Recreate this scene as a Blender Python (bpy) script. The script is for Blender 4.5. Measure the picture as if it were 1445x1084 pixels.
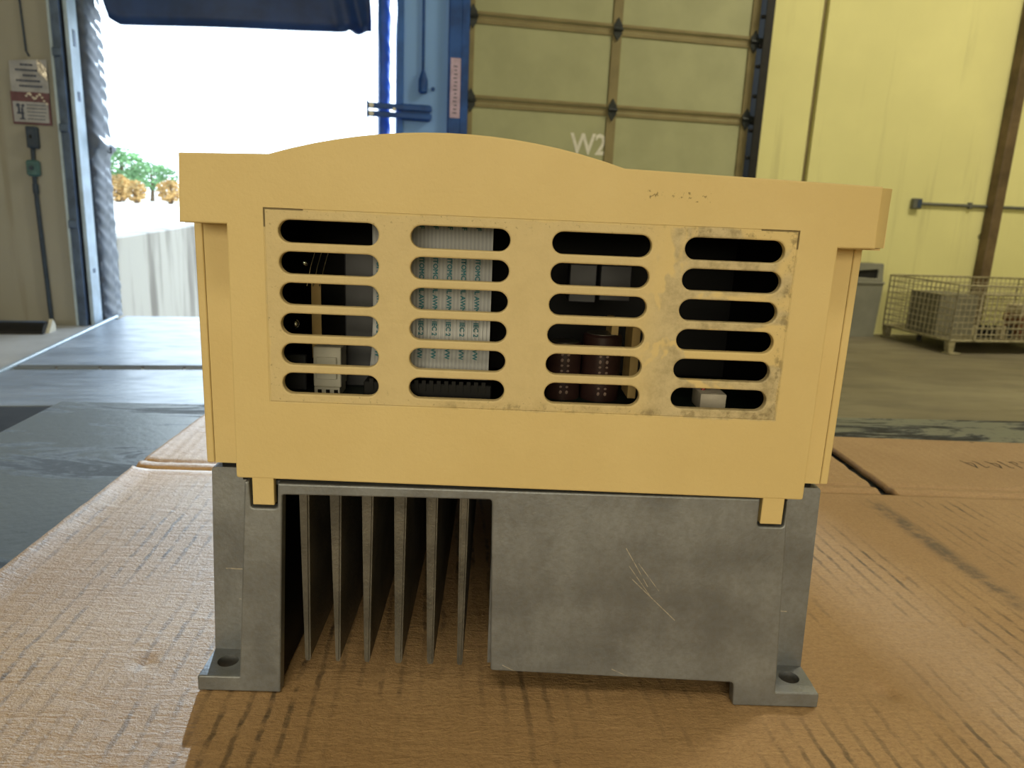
import bpy, bmesh, math, random
from mathutils import Vector, Matrix, noise
random.seed(7)
for o in list(bpy.data.objects): bpy.data.objects.remove(o)
SC = bpy.context.scene
COL = SC.collection
R = math.radians

# ------------------------------------------------------------------ camera, world, sun, lamps, exposure
cd = bpy.data.cameras.new('camera'); cam = bpy.data.objects.new('camera', cd); COL.objects.link(cam)
cd.sensor_width = 36.0; cd.lens = 1050/1445*36; cd.clip_start = 0.01; cd.clip_end = 500
_r = Vector((0.99898386, -0.01383492, 0.04289334)); _u = Vector((-0.03845902, 0.23451782, 0.97135076)); _f = Vector((0.02349782, 0.97201337, -0.23374744))
cam.matrix_world = Matrix(((_r.x, _u.x, -_f.x, -0.01000232), (_r.y, _u.y, -_f.y, -0.23041196), (_r.z, _u.z, -_f.z, 0.92033439), (0, 0, 0, 1)))
cd.dof.use_dof = True; cd.dof.focus_distance = 0.25; cd.dof.aperture_fstop = 30
SC.camera = cam
SC.view_settings.view_transform = 'Standard'; SC.view_settings.look = 'None'
SC.view_settings.gamma = 1.0; SC.view_settings.use_curve_mapping = False
SC.view_settings.exposure = 0.0

WS = bpy.data.worlds.new('world'); SC.world = WS; WS.use_nodes = True
bg = WS.node_tree.nodes['Background']; bg.inputs[0].default_value = (0.74, 0.88, 1.0, 1); bg.inputs[1].default_value = 3.6

DA = R(10.0)
DM = Matrix.Translation((-2.8952, 4.8092, 0)) @ Matrix.Rotation(DA, 4, 'Z')     # the dock wall: x along it, y outwards
def lamp(name, kind, loc, target, power, color, size=1.0, size_y=None):
    d = bpy.data.lights.new(name, kind); o = bpy.data.objects.new(name, d); COL.objects.link(o)
    o.location = loc; o.rotation_euler = (Vector(target)-Vector(loc)).to_track_quat('-Z', 'Y').to_euler()
    d.energy = power; d.color = color
    if kind == 'AREA':
        d.shape = 'RECTANGLE'; d.size = size; d.size_y = size_y or size
    return o
sun = lamp('sun', 'SUN', (0, 0, 10), (0, 0, 0), 4.8, (0.66, 0.84, 1.0))
sun.data.angle = R(0.6)
_saz, _sel = R(-10.5), R(12.7)
_sd = Vector((math.sin(_saz)*math.cos(_sel), math.cos(_saz)*math.cos(_sel), math.sin(_sel)))
sun.rotation_euler = (-_sd).to_track_quat('-Z', 'Y').to_euler()
WARM = (1.0, 0.88, 0.63)
lamp('high_bay_light', 'AREA', (4.2, 3.0, 4.9), (4.2, 3.0, 0), 190, WARM, 2.4, 1.0)
lamp('high_bay_light', 'AREA', (-0.2, -2.6, 4.9), (-0.2, -2.6, 0), 60, WARM, 2.4, 1.0)
lamp('front_fill_light', 'AREA', (-0.6, -7.5, 2.4), (0.9, 5.0, 1.2), 285, WARM, 5.0, 2.2)  # added fill lamp behind the camera, brightens the drive unit's front
pd = bpy.data.lights.new('dock_portal', 'AREA'); po = bpy.data.objects.new('dock_portal', pd); COL.objects.link(po)
pd.shape = 'RECTANGLE'; pd.size = 2.1; pd.size_y = 3.0; pd.cycles.is_portal = True
po.matrix_world = DM @ Matrix.Translation((1.16, 0.24, 1.45)) @ Matrix.Rotation(R(-90), 4, 'X')

# ------------------------------------------------------------------ helpers
def srgb(r, g, b):
    return tuple((c/12.92 if c <= 0.04045 else ((c+0.055)/1.055)**2.4) for c in (r/255, g/255, b/255)) + (1.0,)

class NT:
    """small node-tree writer"""
    def __init__(s, name):
        s.m = bpy.data.materials.new(name); s.m.use_nodes = True; s.t = s.m.node_tree
        s.b = s.t.nodes['Principled BSDF']; s.n = s.t.nodes
        s.tc = s.n.new('ShaderNodeTexCoord'); s.obj = s.tc.outputs['Object']
    def set(s, sock, v):
        if hasattr(v, 'is_linked') or hasattr(v, 'links'): s.t.links.new(v, sock)
        else: sock.default_value = v
    def math(s, op, a, b=None, c=None, clamp=False):
        n = s.n.new('ShaderNodeMath'); n.operation = op; n.use_clamp = clamp
        for i, v in enumerate((a, b, c)):
            if v is not None: s.set(n.inputs[i], v)
        return n.outputs[0]
    def xyz(s, v=None):
        n = s.n.new('ShaderNodeSeparateXYZ'); s.t.links.new(v or s.obj, n.inputs[0]); return n.outputs
    def vec(s, x, y, z):
        n = s.n.new('ShaderNodeCombineXYZ')
        for i, v in enumerate((x, y, z)): s.set(n.inputs[i], v)
        return n.outputs[0]
    def noise(s, scale, detail=3, rough=0.55, vec=None, dist=0.0):
        n = s.n.new('ShaderNodeTexNoise'); n.inputs['Scale'].default_value = scale; n.inputs['Detail'].default_value = detail
        n.inputs['Roughness'].default_value = rough; n.inputs['Distortion'].default_value = dist
        s.t.links.new(vec or s.obj, n.inputs['Vector']); return n.outputs['Fac']
    def scaled(s, sx, sy, sz, rot=(0, 0, 0)):
        n = s.n.new('ShaderNodeMapping'); n.inputs['Scale'].default_value = (sx, sy, sz); n.inputs['Rotation'].default_value = rot
        s.t.links.new(s.obj, n.inputs['Vector']); return n.outputs[0]
    def ramp(s, f, lo, hi, a=0.0, b=1.0):
        n = s.n.new('ShaderNodeMapRange'); n.interpolation_type = 'SMOOTHSTEP'
        for i, v in enumerate((f, lo, hi, a, b)): s.set(n.inputs[i], v)
        return n.outputs[0]
    def mix(s, f, a, b):
        n = s.n.new('ShaderNodeMix'); n.data_type = 'RGBA'
        s.set(n.inputs[0], f); s.set(n.inputs[6], a); s.set(n.inputs[7], b); return n.outputs[2]
    def bump(s, h, strength=0.3, dist=0.001, normal=None):
        n = s.n.new('ShaderNodeBump'); n.inputs['Strength'].default_value = strength; n.inputs['Distance'].default_value = dist
        s.t.links.new(h, n.inputs['Height'])
        if normal is not None: s.t.links.new(normal, n.inputs['Normal'])
        return n.outputs[0]
    def seg(s, px, pz, a, b, w):
        """1 on a thin line from a to b in a plane"""
        L = math.hypot(b[0]-a[0], b[1]-a[1]); ux, uz = (b[0]-a[0])/L, (b[1]-a[1])/L
        dx = s.math('SUBTRACT', px, a[0]); dz = s.math('SUBTRACT', pz, a[1])
        t = s.math('ADD', s.math('MULTIPLY', dx, ux), s.math('MULTIPLY', dz, uz))
        d = s.math('ABSOLUTE', s.math('SUBTRACT', s.math('MULTIPLY', dx, uz), s.math('MULTIPLY', dz, ux)))
        inside = s.math('MULTIPLY', s.math('GREATER_THAN', t, 0.0), s.math('LESS_THAN', t, L))
        return s.math('MULTIPLY', inside, s.ramp(d, w*0.4, w, 1.0, 0.0))
    def done(s, base=None, rough=None, metal=None, normal=None, spec=None):
        if base is not None: s.set(s.b.inputs['Base Color'], base)
        if rough is not None: s.set(s.b.inputs['Roughness'], rough)
        if metal is not None: s.set(s.b.inputs['Metallic'], metal)
        if normal is not None: s.t.links.new(normal, s.b.inputs['Normal'])
        if spec is not None: s.b.inputs['Specular IOR Level'].default_value = spec
        return s.m

def plain(name, c, rough=0.6, metal=0.0, var=0.12, scale=12, bump=0.0, bscale=150, spec=0.4):
    k = NT(name); c = srgb(*c)
    d = tuple(v*(1-var*1.6) for v in c[:3])+(1,); l = tuple(min(1, v*(1+var)) for v in c[:3])+(1,)
    col = k.mix(k.ramp(k.noise(scale, 5), 0.3, 0.7), d, l)
    nrm = k.bump(k.noise(bscale, 3), bump, 0.002) if bump else None
    return k.done(col, rough, metal, nrm, spec)

def frame_of(fr): return DM if fr == 'dock' else Matrix.Identity(4)

class MB:
    """collects shapes into one mesh"""
    def __init__(s): s.bm = bmesh.new()
    def box(s, a, b, bevel=0.0, rot=None, seg=1):
        x0, y0, z0 = a; x1, y1, z1 = b
        t = bmesh.new()
        bmesh.ops.create_cube(t, size=1.0)
        bmesh.ops.transform(t, matrix=Matrix.Translation(((x0+x1)/2, (y0+y1)/2, (z0+z1)/2)) @ Matrix.Diagonal((abs(x1-x0), abs(y1-y0), abs(z1-z0), 1)), verts=t.verts)
        if bevel: bmesh.ops.bevel(t, geom=t.edges[:], offset=bevel, segments=seg, affect='EDGES', profile=0.6)
        if rot is not None: bmesh.ops.transform(t, matrix=rot, verts=t.verts)
        s.add(t); return s
    def add(s, t):
        m = bpy.data.meshes.new('tmp'); t.to_mesh(m); t.free(); s.bm.from_mesh(m); bpy.data.meshes.remove(m); return s
    def mesh(s, m, mat=None):
        if mat is not None: m.transform(mat)
        s.bm.from_mesh(m); bpy.data.meshes.remove(m); return s
    def tube(s, pts, r, n=8, cap=True):
        pts = [Vector(p) for p in pts]; rings = []
        rr = r if isinstance(r, (list, tuple)) else [r]*len(pts)
        for i, p in enumerate(pts):
            d = (pts[min(i+1, len(pts)-1)]-pts[max(i-1, 0)]).normalized()
            q = d.to_track_quat('Z', 'Y')
            rings.append([s.bm.verts.new(p + q @ Vector((rr[i]*math.cos(2*math.pi*k/n), rr[i]*math.sin(2*math.pi*k/n), 0))) for k in range(n)])
        for a, b in zip(rings, rings[1:]):
            for k in range(n): s.bm.faces.new((a[k], a[(k+1) % n], b[(k+1) % n], b[k]))
        if cap:
            s.bm.faces.new(rings[0][::-1]); s.bm.faces.new(rings[-1])
        return s
    def prism(s, poly, axis, a, b):
        """polygon in the two other axes swept along axis from a to b"""
        def P(u, v, w): return (w, u, v) if axis == 'x' else ((u, w, v) if axis == 'y' else (u, v, w))
        A = [s.bm.verts.new(P(u, v, a)) for u, v in poly]; B = [s.bm.verts.new(P(u, v, b)) for u, v in poly]
        n = len(poly)
        s.bm.faces.new(A); s.bm.faces.new(B[::-1])
        for i in range(n): s.bm.faces.new((A[i], B[i], B[(i+1) % n], A[(i+1) % n]))
        return s
    def grid(s, f, nu, nv):
        V = [[s.bm.verts.new(f(i/nu, j/nv)) for j in range(nv+1)] for i in range(nu+1)]
        for i in range(nu):
            for j in range(nv): s.bm.faces.new((V[i][j], V[i+1][j], V[i+1][j+1], V[i][j+1]))
        return s
    def ball(s, c, r, sub=2, sc=(1, 1, 1)):
        t = bmesh.new(); bmesh.ops.create_icosphere(t, subdivisions=sub, radius=r)
        bmesh.ops.transform(t, matrix=Matrix.Translation(c) @ Matrix.Diagonal((*sc, 1)), verts=t.verts); return s.add(t)
    def out(s, name, mat, smooth=True, angle=35):
        bmesh.ops.recalc_face_normals(s.bm, faces=s.bm.faces[:])
        me = bpy.data.meshes.new(name); s.bm.to_mesh(me); s.bm.free()
        me.materials.append(mat)
        if smooth:
            me.shade_smooth(); me.set_sharp_from_angle(angle=R(angle))
        return me

BASE = {}
def tag(o, label=None, cat=None, group=None, kind=None):
    if label: o['label'] = label
    if cat: o['category'] = cat
    if group: o['group'] = group
    if kind: o['kind'] = kind
    return o
def thing(name, base, label, cat, fr='world', group=None, kind=None):
    o = bpy.data.objects.new(name, None); COL.objects.link(o); o.empty_display_size = 0.05
    o.matrix_world = frame_of(fr) @ Matrix.Translation(base); BASE[o.name] = Vector(base)
    return tag(o, label, cat, group, kind)
def part(name, mb, mat, parent, kind=None, label=None, **kw):
    me = mb.out(name, mat, **kw) if isinstance(mb, MB) else mb
    root = parent.parent or parent
    if not me.get('rebased'):
        me.transform(Matrix.Translation(-BASE[root.name])); me['rebased'] = 1
    o = bpy.data.objects.new(name, me); COL.objects.link(o); o.parent = parent
    return tag(o, label, None, None, kind)
def single(name, mb, mat, label=None, cat=None, fr='world', group=None, kind=None, **kw):
    me = mb.out(name, mat, **kw)
    xs = [v.co for v in me.vertices]
    b = Vector(((min(v.x for v in xs)+max(v.x for v in xs))/2, (min(v.y for v in xs)+max(v.y for v in xs))/2, min(v.z for v in xs)))
    me.transform(Matrix.Translation(-b))
    o = bpy.data.objects.new(name, me); COL.objects.link(o); o.matrix_world = frame_of(fr) @ Matrix.Translation(b); BASE[o.name] = b
    return tag(o, label, cat, group, kind)
def struct(name, mb, mat, fr='world', label=None, cat=None, **kw):
    return single(name, mb, mat, label, cat, fr, None, 'structure', **kw)

def plate(outline, holes, y0, thick, bevel, mm=0.001, zoff=0.75):
    """flat plate in the XZ plane with rounded rims and holes, front face at y0 (mm)"""
    cu = bpy.data.curves.new('plate', 'CURVE'); cu.dimensions = '2D'; cu.fill_mode = 'BOTH'
    for pts in [outline]+holes:
        sp = cu.splines.new('POLY'); sp.points.add(len(pts)-1); sp.use_cyclic_u = True
        for p, q in zip(sp.points, pts): p.co = (q[0]*mm, q[1]*mm, 0, 1)
    cu.bevel_depth = bevel*mm; cu.bevel_resolution = 1; cu.offset = -bevel*mm; cu.extrude = (thick/2-bevel)*mm
    o = bpy.data.objects.new('plate', cu); COL.objects.link(o)
    dg = bpy.context.evaluated_depsgraph_get(); dg.update()
    me = bpy.data.meshes.new_from_object(o.evaluated_get(dg))
    bpy.data.objects.remove(o); bpy.data.curves.remove(cu)
    me.transform(Matrix.Translation((0, (y0+thick/2)*mm, zoff)) @ Matrix.Rotation(R(90), 4, 'X'))
    return me
def stadium(cx, cz, w, h, n=8):
    r = h/2; c = w/2-r; P = []
    for k in range(n+1):
        a = -math.pi/2+math.pi*k/n; P.append((cx+c+r*math.cos(a), cz+r*math.sin(a)))
    for k in range(n+1):
        a = math.pi/2+math.pi*k/n; P.append((cx-c+r*math.cos(a), cz+r*math.sin(a)))
    return P
def rounded(P, rad, n=3):
    """round every corner of a polygon by rad (scalar or per-corner list)"""
    out = []; N = len(P)
    for i in range(N):
        p = Vector(P[i]); a = Vector(P[i-1]); b = Vector(P[(i+1) % N]); rr = rad[i] if isinstance(rad, (list, tuple)) else rad
        if rr <= 0: out.append(tuple(p)); continue
        da = (a-p).normalized()*rr; db = (b-p).normalized()*rr
        for k in range(n+1):
            t = k/n; out.append(tuple((p+da)*(1-t)**2+p*2*t*(1-t)+(p+db)*t*t))
    return out
def text_mesh(body, size, extr=0.0, bold=0.0):
    cu = bpy.data.curves.new('text', 'FONT'); cu.body = body; cu.size = size; cu.extrude = extr; cu.align_x = 'CENTER'; cu.align_y = 'CENTER'; cu.resolution_u = 2
    cu.offset = bold
    o = bpy.data.objects.new('text', cu); COL.objects.link(o)
    dg = bpy.context.evaluated_depsgraph_get(); dg.update()
    me = bpy.data.meshes.new_from_object(o.evaluated_get(dg))
    bpy.data.objects.remove(o); bpy.data.curves.remove(cu); return me

# ------------------------------------------------------------------ materials
def wall_paint(name, c, dirt=0.25):
    k = NT(name); c = srgb(*c)
    f = k.ramp(k.noise(0.9, 5), 0.35, 0.7)
    col = k.mix(f, tuple(v*0.9 for v in c[:3])+(1,), c)
    streak = k.ramp(k.noise(1.0, 4, vec=k.scaled(9, 9, 0.6)), 0.55, 0.8)
    col = k.mix(k.math('MULTIPLY', streak, dirt), col, srgb(120, 110, 80))
    sp = k.ramp(k.noise(5.5, 2), 0.735, 0.77)
    col = k.mix(k.math('MULTIPLY', sp, 0.7), col, srgb(70, 62, 40))
    return k.done(col, 0.75, 0, k.bump(k.noise(60, 4), 0.15, 0.004), 0.25)
M = {}
M['wall'] = wall_paint('yellow_wall_paint', (228, 226, 164))
M['wall_l'] = wall_paint('grey_beige_wall_paint', (168, 168, 162), 0.5)
M['pier'] = wall_paint('flare_tinted_wall', (140, 186, 255))  # blue veil of lens flare put into the wall colour
M['ceil'] = plain('ceiling_panel', (190, 185, 165), 0.8)
def floor_mat():
    k = NT('worn_concrete'); n1 = k.ramp(k.noise(0.8, 6), 0.3, 0.75); n2 = k.ramp(k.noise(5, 6, vec=k.scaled(0.5, 2, 1)), 0.35, 0.7)
    col = k.mix(n1, srgb(112, 106, 90), srgb(140, 134, 114)); col = k.mix(k.math('MULTIPLY', n2, 0.4), col, srgb(84, 80, 68))
    return k.done(col, k.ramp(n2, 0, 1, 0.5, 0.68), 0, k.bump(k.noise(25, 5), 0.12, 0.01), 0.35)
M['floor'] = floor_mat()
def steel_plate():
    k = NT('scuffed_steel_plate'); n1 = k.ramp(k.noise(1.6, 6, vec=k.scaled(0.6, 2.2, 1)), 0.3, 0.7); n2 = k.ramp(k.noise(14, 6, vec=k.scaled(0.4, 2, 1)), 0.4, 0.7)
    col = k.mix(n1, srgb(128, 140, 156), srgb(166, 178, 194)); col = k.mix(k.math('MULTIPLY', n2, 0.35), col, srgb(88, 94, 102))
    return k.done(col, k.ramp(n2, 0, 1, 0.32, 0.5), 0.2, k.bump(k.noise(40, 5), 0.15, 0.006), 0.5)
M['plate'] = steel_plate()
M['pale_metal'] = plain('pale_painted_metal', (176, 198, 220), 0.5, 0.0, 0.12, 6, 0.1, 40)
M['track'] = plain('blue_grey_track_steel', (84, 104, 136), 0.5, 0.2, 0.2, 8)
M['dark_blue'] = plain('dark_blue_track_steel', (36, 82, 158), 0.5, 0.1, 0.2, 8)
M['black'] = plain('black_rubber_and_shade', (26, 27, 30), 0.6, 0, 0.2, 20)
M['navy'] = plain('navy_vinyl', (38, 66, 116), 0.5, 0, 0.18, 5, 0.2, 20)
M['vinyl'] = plain('grey_blue_vinyl', (88, 98, 114), 0.5, 0, 0.15, 6, 0.15, 40)
M['vinyl_b'] = plain('blue_vinyl', (48, 104, 190), 0.5, 0, 0.15, 6, 0.15, 40)
M['door'] = plain('olive_grey_door_panel', (170, 174, 138), 0.6, 0, 0.06, 3, 0.05, 30)
M['door_j'] = plain('olive_brown_door_joint', (138, 128, 92), 0.6, 0, 0.1, 5)
M['hinge'] = plain('dark_hinge_steel', (52, 58, 60), 0.5, 0.3, 0.2, 30)
M['white'] = plain('white_paint', (226, 226, 216), 0.6, 0, 0.06, 40)
M['pink'] = plain('faded_pink_sticker', (196, 176, 205), 0.5, 0, 0.12, 14)
M['brown_steel'] = plain('brown_painted_steel', (104, 88, 66), 0.55, 0.1, 0.25, 5, 0.15, 30)
M['conduit'] = plain('grey_conduit', (112, 116, 112), 0.5, 0.4, 0.1, 20)
M['slate'] = plain('dark_slate_box', (54, 70, 92), 0.5, 0, 0.15, 20)
M['green_box'] = plain('blue_green_box', (74, 112, 120), 0.5, 0, 0.15, 20)
M['paper'] = plain('faded_sign_white', (168, 172, 184), 0.35, 0, 0.1, 14, 0.3, 18)
M['ink'] = plain('dark_sign_ink', (66, 76, 102), 0.6)
M['brown_red'] = plain('dull_red_sign_band', (106, 70, 84), 0.4, 0, 0.15, 30)
M['foil'] = plain('crinkled_clear_film', (232, 226, 218), 0.15, 0.1, 0.1, 30, 0.8, 60)
def streaky():
    k = NT('streaked_outdoor_concrete'); st = k.ramp(k.noise(1.3, 5, vec=k.scaled(2.2, 2.2, 0.35)), 0.42, 0.68)
    col = k.mix(st, srgb(160, 155, 148), srgb(112, 106, 100)); return k.done(col, 0.85, 0, None, 0.2)
M['streaky'] = streaky()
M['yard'] = plain('bleached_yard_concrete', (224, 220, 210), 0.9, 0, 0.05, 0.5)
M['leaf_g'] = plain('green_leaves', (128, 170, 118), 0.7, 0, 0.35, 1.2)
M['leaf_o'] = plain('dry_orange_leaves', (206, 170, 110), 0.7, 0, 0.3, 1.2)
M['bark'] = plain('bark', (110, 92, 74), 0.9)
M['bin'] = plain('grey_plastic', (132, 134, 124), 0.55, 0, 0.08, 5, 0.1, 40)
M['wire'] = plain('galvanised_wire', (168, 162, 136), 0.45, 0.45, 0.2, 30)
M['carton'] = plain('grey_carton', (118, 116, 100), 0.8, 0, 0.1, 8)
M['redwood'] = plain('brown_block', (120, 84, 60), 0.7, 0, 0.2, 12)
M['ltblock'] = plain('pale_block', (186, 176, 150), 0.7, 0, 0.12, 12)

M['apron'] = plain('daylight_pale_floor', (206, 212, 220), 0.45, 0, 0.12, 2.5, 0.1, 30)  # pale colour stands for daylight falling on the floor by the bay
def table_mat():
    k = NT('worn_dark_tabletop')
    big = k.ramp(k.noise(11, 7, 0.72, vec=k.scaled(0.6, 2.0, 1), dist=0.6), 0.48, 0.58)
    fine = k.ramp(k.noise(120, 4, 0.7), 0.5, 0.75)
    col = k.mix(big, srgb(100, 109, 116), srgb(40, 43, 44))
    col = k.mix(k.math('MULTIPLY', fine, 0.35), col, srgb(122, 130, 136))
    ln = k.ramp(k.noise(30, 3, vec=k.scaled(0.15, 1.2, 1, (0, 0, 0.5))), 0.62, 0.72)
    col = k.mix(k.math('MULTIPLY', ln, 0.4), col, srgb(44, 48, 52))
    return k.done(col, k.ramp(big, 0, 1, 0.36, 0.9), 0.0, k.bump(k.noise(180, 5), 0.3, 0.001), 0.35)
M['table'] = table_mat()
M['table_leg'] = plain('dark_table_steel', (70, 72, 72), 0.5, 0.3)

def cardboard_mat():
    k = NT('kraft_cardboard'); x, y, z = k.xyz()
    ca, sa = math.cos(R(4.2)), math.sin(R(4.2))
    u = k.math('ADD', k.math('MULTIPLY', x, ca), k.math('MULTIPLY', y, sa))
    wob = k.math('ADD', k.math('MULTIPLY', k.math('SUBTRACT', k.noise(22, 3), 0.5), 0.0045), k.math('MULTIPLY', k.math('SUBTRACT', k.noise(160, 3), 0.5), 0.0022))
    uw = k.math('ADD', u, wob)
    flute = k.math('SINE', k.math('MULTIPLY', uw, 2*math.pi/0.0074))
    base = k.mix(k.ramp(k.noise(9, 6), 0.3, 0.7), srgb(178, 145, 104), srgb(196, 163, 121))
    fib = k.ramp(k.noise(1.0, 5, 0.75, vec=k.scaled(260, 800, 200)), 0.35, 0.7)
    base = k.mix(k.math('MULTIPLY', fib, 0.32), base, srgb(146, 112, 76))
    grain = k.ramp(k.noise(700, 4, 0.75), 0.4, 0.7)
    base = k.mix(k.math('MULTIPLY', grain, 0.38), base, srgb(136, 106, 74))
    wear = k.math('MULTIPLY', k.ramp(k.noise(13, 4, vec=k.scaled(1, 0.5, 1)), 0.40, 0.64), k.math('MULTIPLY', k.ramp(k.noise(110, 5, 0.65), 0.32, 0.62), k.ramp(y, 0.195, 0.212, 1.0, 0.05)))
    line = k.math('MULTIPLY', k.ramp(flute, 0.45, 1.0), wear)
    base = k.mix(k.math('MULTIPLY', line, 0.9), base, srgb(88, 74, 58))
    d = k.math('ABSOLUTE', k.math('SUBTRACT', uw, 0.1433))
    band = k.math('MULTIPLY', k.ramp(d, 0.001, 0.009, 1, 0), k.math('MULTIPLY', k.ramp(k.noise(80, 5, 0.65), 0.32, 0.6), k.math('MULTIPLY', k.ramp(y, 0.04, 0.1), k.ramp(y, 0.19, 0.21, 1, 0))))
    base = k.mix(k.math('MULTIPLY', band, 0.85), base, srgb(92, 82, 72))
    spk = k.ramp(k.noise(95, 2), 0.765, 0.79)
    base = k.mix(k.math('MULTIPLY', spk, 0.75), base, srgb(70, 48, 30))
    wr = k.noise(1.0, 5, 0.68, vec=k.scaled(45, 210, 60), dist=0.4)
    n1 = k.bump(flute, 0.22, 0.00035); n2 = k.bump(wr, 0.6, 0.0011, n1); n3 = k.bump(k.noise(700, 4, 0.75), 0.7, 0.0006, n2)
    return k.done(base, 0.6, 0, n3, 0.4)
M['card'] = cardboard_mat()
M['pen'] = plain('dark_marker_ink', (70, 58, 46), 0.7)

def beige_mat(name, residue=False):
    k = NT(name); x, y, z = k.xyz()
    base = k.mix(k.ramp(k.noise(18, 4), 0.3, 0.7), srgb(212, 189, 132), srgb(218, 196, 140))
    nrm = k.bump(k.noise(620, 4, 0.6), 0.28, 0.0006)
    if residue:
        n = k.math('SUBTRACT', k.noise(60, 5, 0.65), 0.5)
        dx = k.math('SUBTRACT', k.math('ABSOLUTE', x), 0.0812); dz = k.math('SUBTRACT', k.math('ABSOLUTE', k.math('SUBTRACT', z, 0.1362)), 0.0300)
        d = k.math('MAXIMUM', dx, dz)
        inside = k.ramp(k.math('ADD', d, k.math('MULTIPLY', n, 0.004)), -0.0006, 0.0004, 1, 0)
        # torn-off film: clean bands on the right half
        pat = k.ramp(k.noise(26, 4, 0.6, dist=0.8), 0.44, 0.475)
        right = k.ramp(x, 0.028, 0.045)
        left_keep = k.math('SUBTRACT', 1.0, right)
        keep = k.math('MAXIMUM', k.math('MULTIPLY', left_keep, 0.55), k.math('MULTIPLY', pat, right))
        res = k.math('MULTIPLY', inside, keep)
        torn = k.math('MAXIMUM', k.ramp(x, 0.02, 0.06), k.math('MULTIPLY', k.ramp(z, 0.111, 0.106), k.ramp(x, -0.03, -0.02)))
        grime = k.ramp(k.noise(160, 5, 0.7), 0.35, 0.75)
        rc = k.mix(k.math('MULTIPLY', grime, k.math('ADD', 0.25, k.math('MULTIPLY', torn, 0.75))), srgb(204, 188, 148), srgb(150, 136, 102))
        base = k.mix(res, base, rc)
        edge = k.math('MULTIPLY', k.ramp(k.math('ABSOLUTE', k.math('ADD', d, 0.0012)), 0.0004, 0.002, 1, 0), k.ramp(k.noise(140, 4, 0.7), 0.5, 0.62))
        pass
        base = k.mix(k.math('MULTIPLY', k.math('MULTIPLY', edge, torn), 0.6), base, srgb(112, 98, 66))
        low = k.math('MULTIPLY', k.ramp(d, -0.008, -0.001), k.math('MULTIPLY', k.math('LESS_THAN', d, 0), k.ramp(k.noise(900, 3, 0.6), 0.6, 0.7)))
        base = k.mix(k.math('MULTIPLY', low, 0.5), base, srgb(120, 104, 72))
        # fine moulded step around the vent field, open in the middle of the top edge
        step = k.ramp(k.math('ABSOLUTE', d), 0.0001, 0.0003, 1, 0)
        cor = k.math('MULTIPLY', k.math('GREATER_THAN', k.math('ABSOLUTE', x), 0.0695), k.math('GREATER_THAN', z, 0.1608))
        nrm = k.bump(k.math('MULTIPLY', step, k.math('ADD', k.math('MULTIPLY', cor, 0.8), 0.15)), 1.0, -0.0009, nrm)
        base = k.mix(k.math('MULTIPLY', k.math('MULTIPLY', step, cor), 0.8), base, srgb(96, 82, 54))
        # smudges of old print near the top right
        sx = k.math('MULTIPLY', k.math('GREATER_THAN', x, 0.033), k.math('LESS_THAN', x, 0.053))
        sz = k.math('MULTIPLY', k.math('GREATER_THAN', z, 0.1735), k.math('LESS_THAN', z, 0.1765))
        sm = k.math('MULTIPLY', k.math('MULTIPLY', sx, sz), k.ramp(k.noise(700, 3, 0.6), 0.56, 0.66))
        base = k.mix(k.math('MULTIPLY', sm, 0.75), base, srgb(96, 80, 40))
    spk = k.ramp(k.noise(210, 2), 0.785, 0.81)
    base = k.mix(k.math('MULTIPLY', spk, 0.7), base, srgb(96, 78, 48))
    return k.done(base, 0.55, 0, nrm, 0.4)
M['beige'] = beige_mat('aged_beige_plastic'); M['beige_f'] = beige_mat('aged_beige_plastic_front', True)

def alu_mat():
    k = NT('cast_aluminium'); x, y, z = k.xyz()
    n1 = k.ramp(k.noise(38, 6, 0.6), 0.3, 0.72); n2 = k.ramp(k.noise(420, 4, 0.7), 0.35, 0.7)
    base = k.mix(n1, srgb(118, 123, 130), srgb(144, 149, 155)); base = k.mix(k.math('MULTIPLY', n2, 0.35), base, srgb(112, 108, 100))
    S = None
    for a, b, w in (((.0365, .0595), (.045, .0455), .00018), ((.0385, .049), (.0555, .033), .0002), ((.038, .053), (.0465, .0415), .00016), ((.0412, .054), (.049, .044), .00015),
                    ((-.0035, .0135), (.001, .0112), .0002), ((.035, .0132), (.041, .0105), .0002), ((-.1043, .0385), (-.0975, .0384), .0003), ((-.1, .0265), (-.0955, .0258), .0002), ((.0975, .0285), (.1015, .0283), .0003)):
        m = k.seg(x, z, a, b, w); S = m if S is None else k.math('MAXIMUM', S, m)
    S = k.math('MULTIPLY', S, k.ramp(k.noise(500, 3), 0.3, 0.6))
    base = k.mix(k.math('MULTIPLY', S, 0.6), base, srgb(214, 206, 188))
    return k.done(base, k.ramp(n1, 0, 1, 0.42, 0.55), 0.55, k.bump(k.noise(800, 4), 0.25, 0.0004), 0.5)
M['alu'] = alu_mat()
M['inner'] = plain('black_plastic_and_shade', (14, 15, 17), 0.6, 0, 0.1, 40, spec=0.25)
M['pcb'] = plain('dark_green_board', (26, 40, 36), 0.45, 0, 0.2, 60)
M['conn'] = plain('white_nylon', (206, 204, 192), 0.5, 0, 0.05, 60)
M['relay'] = plain('dark_grey_casing', (70, 72, 78), 0.45, 0, 0.1, 60)
M['cap'] = plain('dark_brown_sleeve', (58, 40, 38), 0.35, 0, 0.15, 60)
M['cap_top'] = plain('grey_can_top', (120, 116, 108), 0.35, 0.6)
M['tan'] = plain('tan_phenolic', (196, 168, 112), 0.6, 0, 0.12, 60)
M['ceramic'] = plain('white_cement', (214, 206, 190), 0.8, 0, 0.1, 90, 0.3, 300)
M['redwire'] = plain('red_wire', (160, 40, 40), 0.4)
M['glint'] = plain('shiny_tinned_lead', (235, 238, 240), 0.12, 1.0)
M['teal'] = plain('teal_print', (36, 108, 122), 0.6)
M['print'] = plain('pale_print', (150, 128, 118), 0.6)
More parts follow.
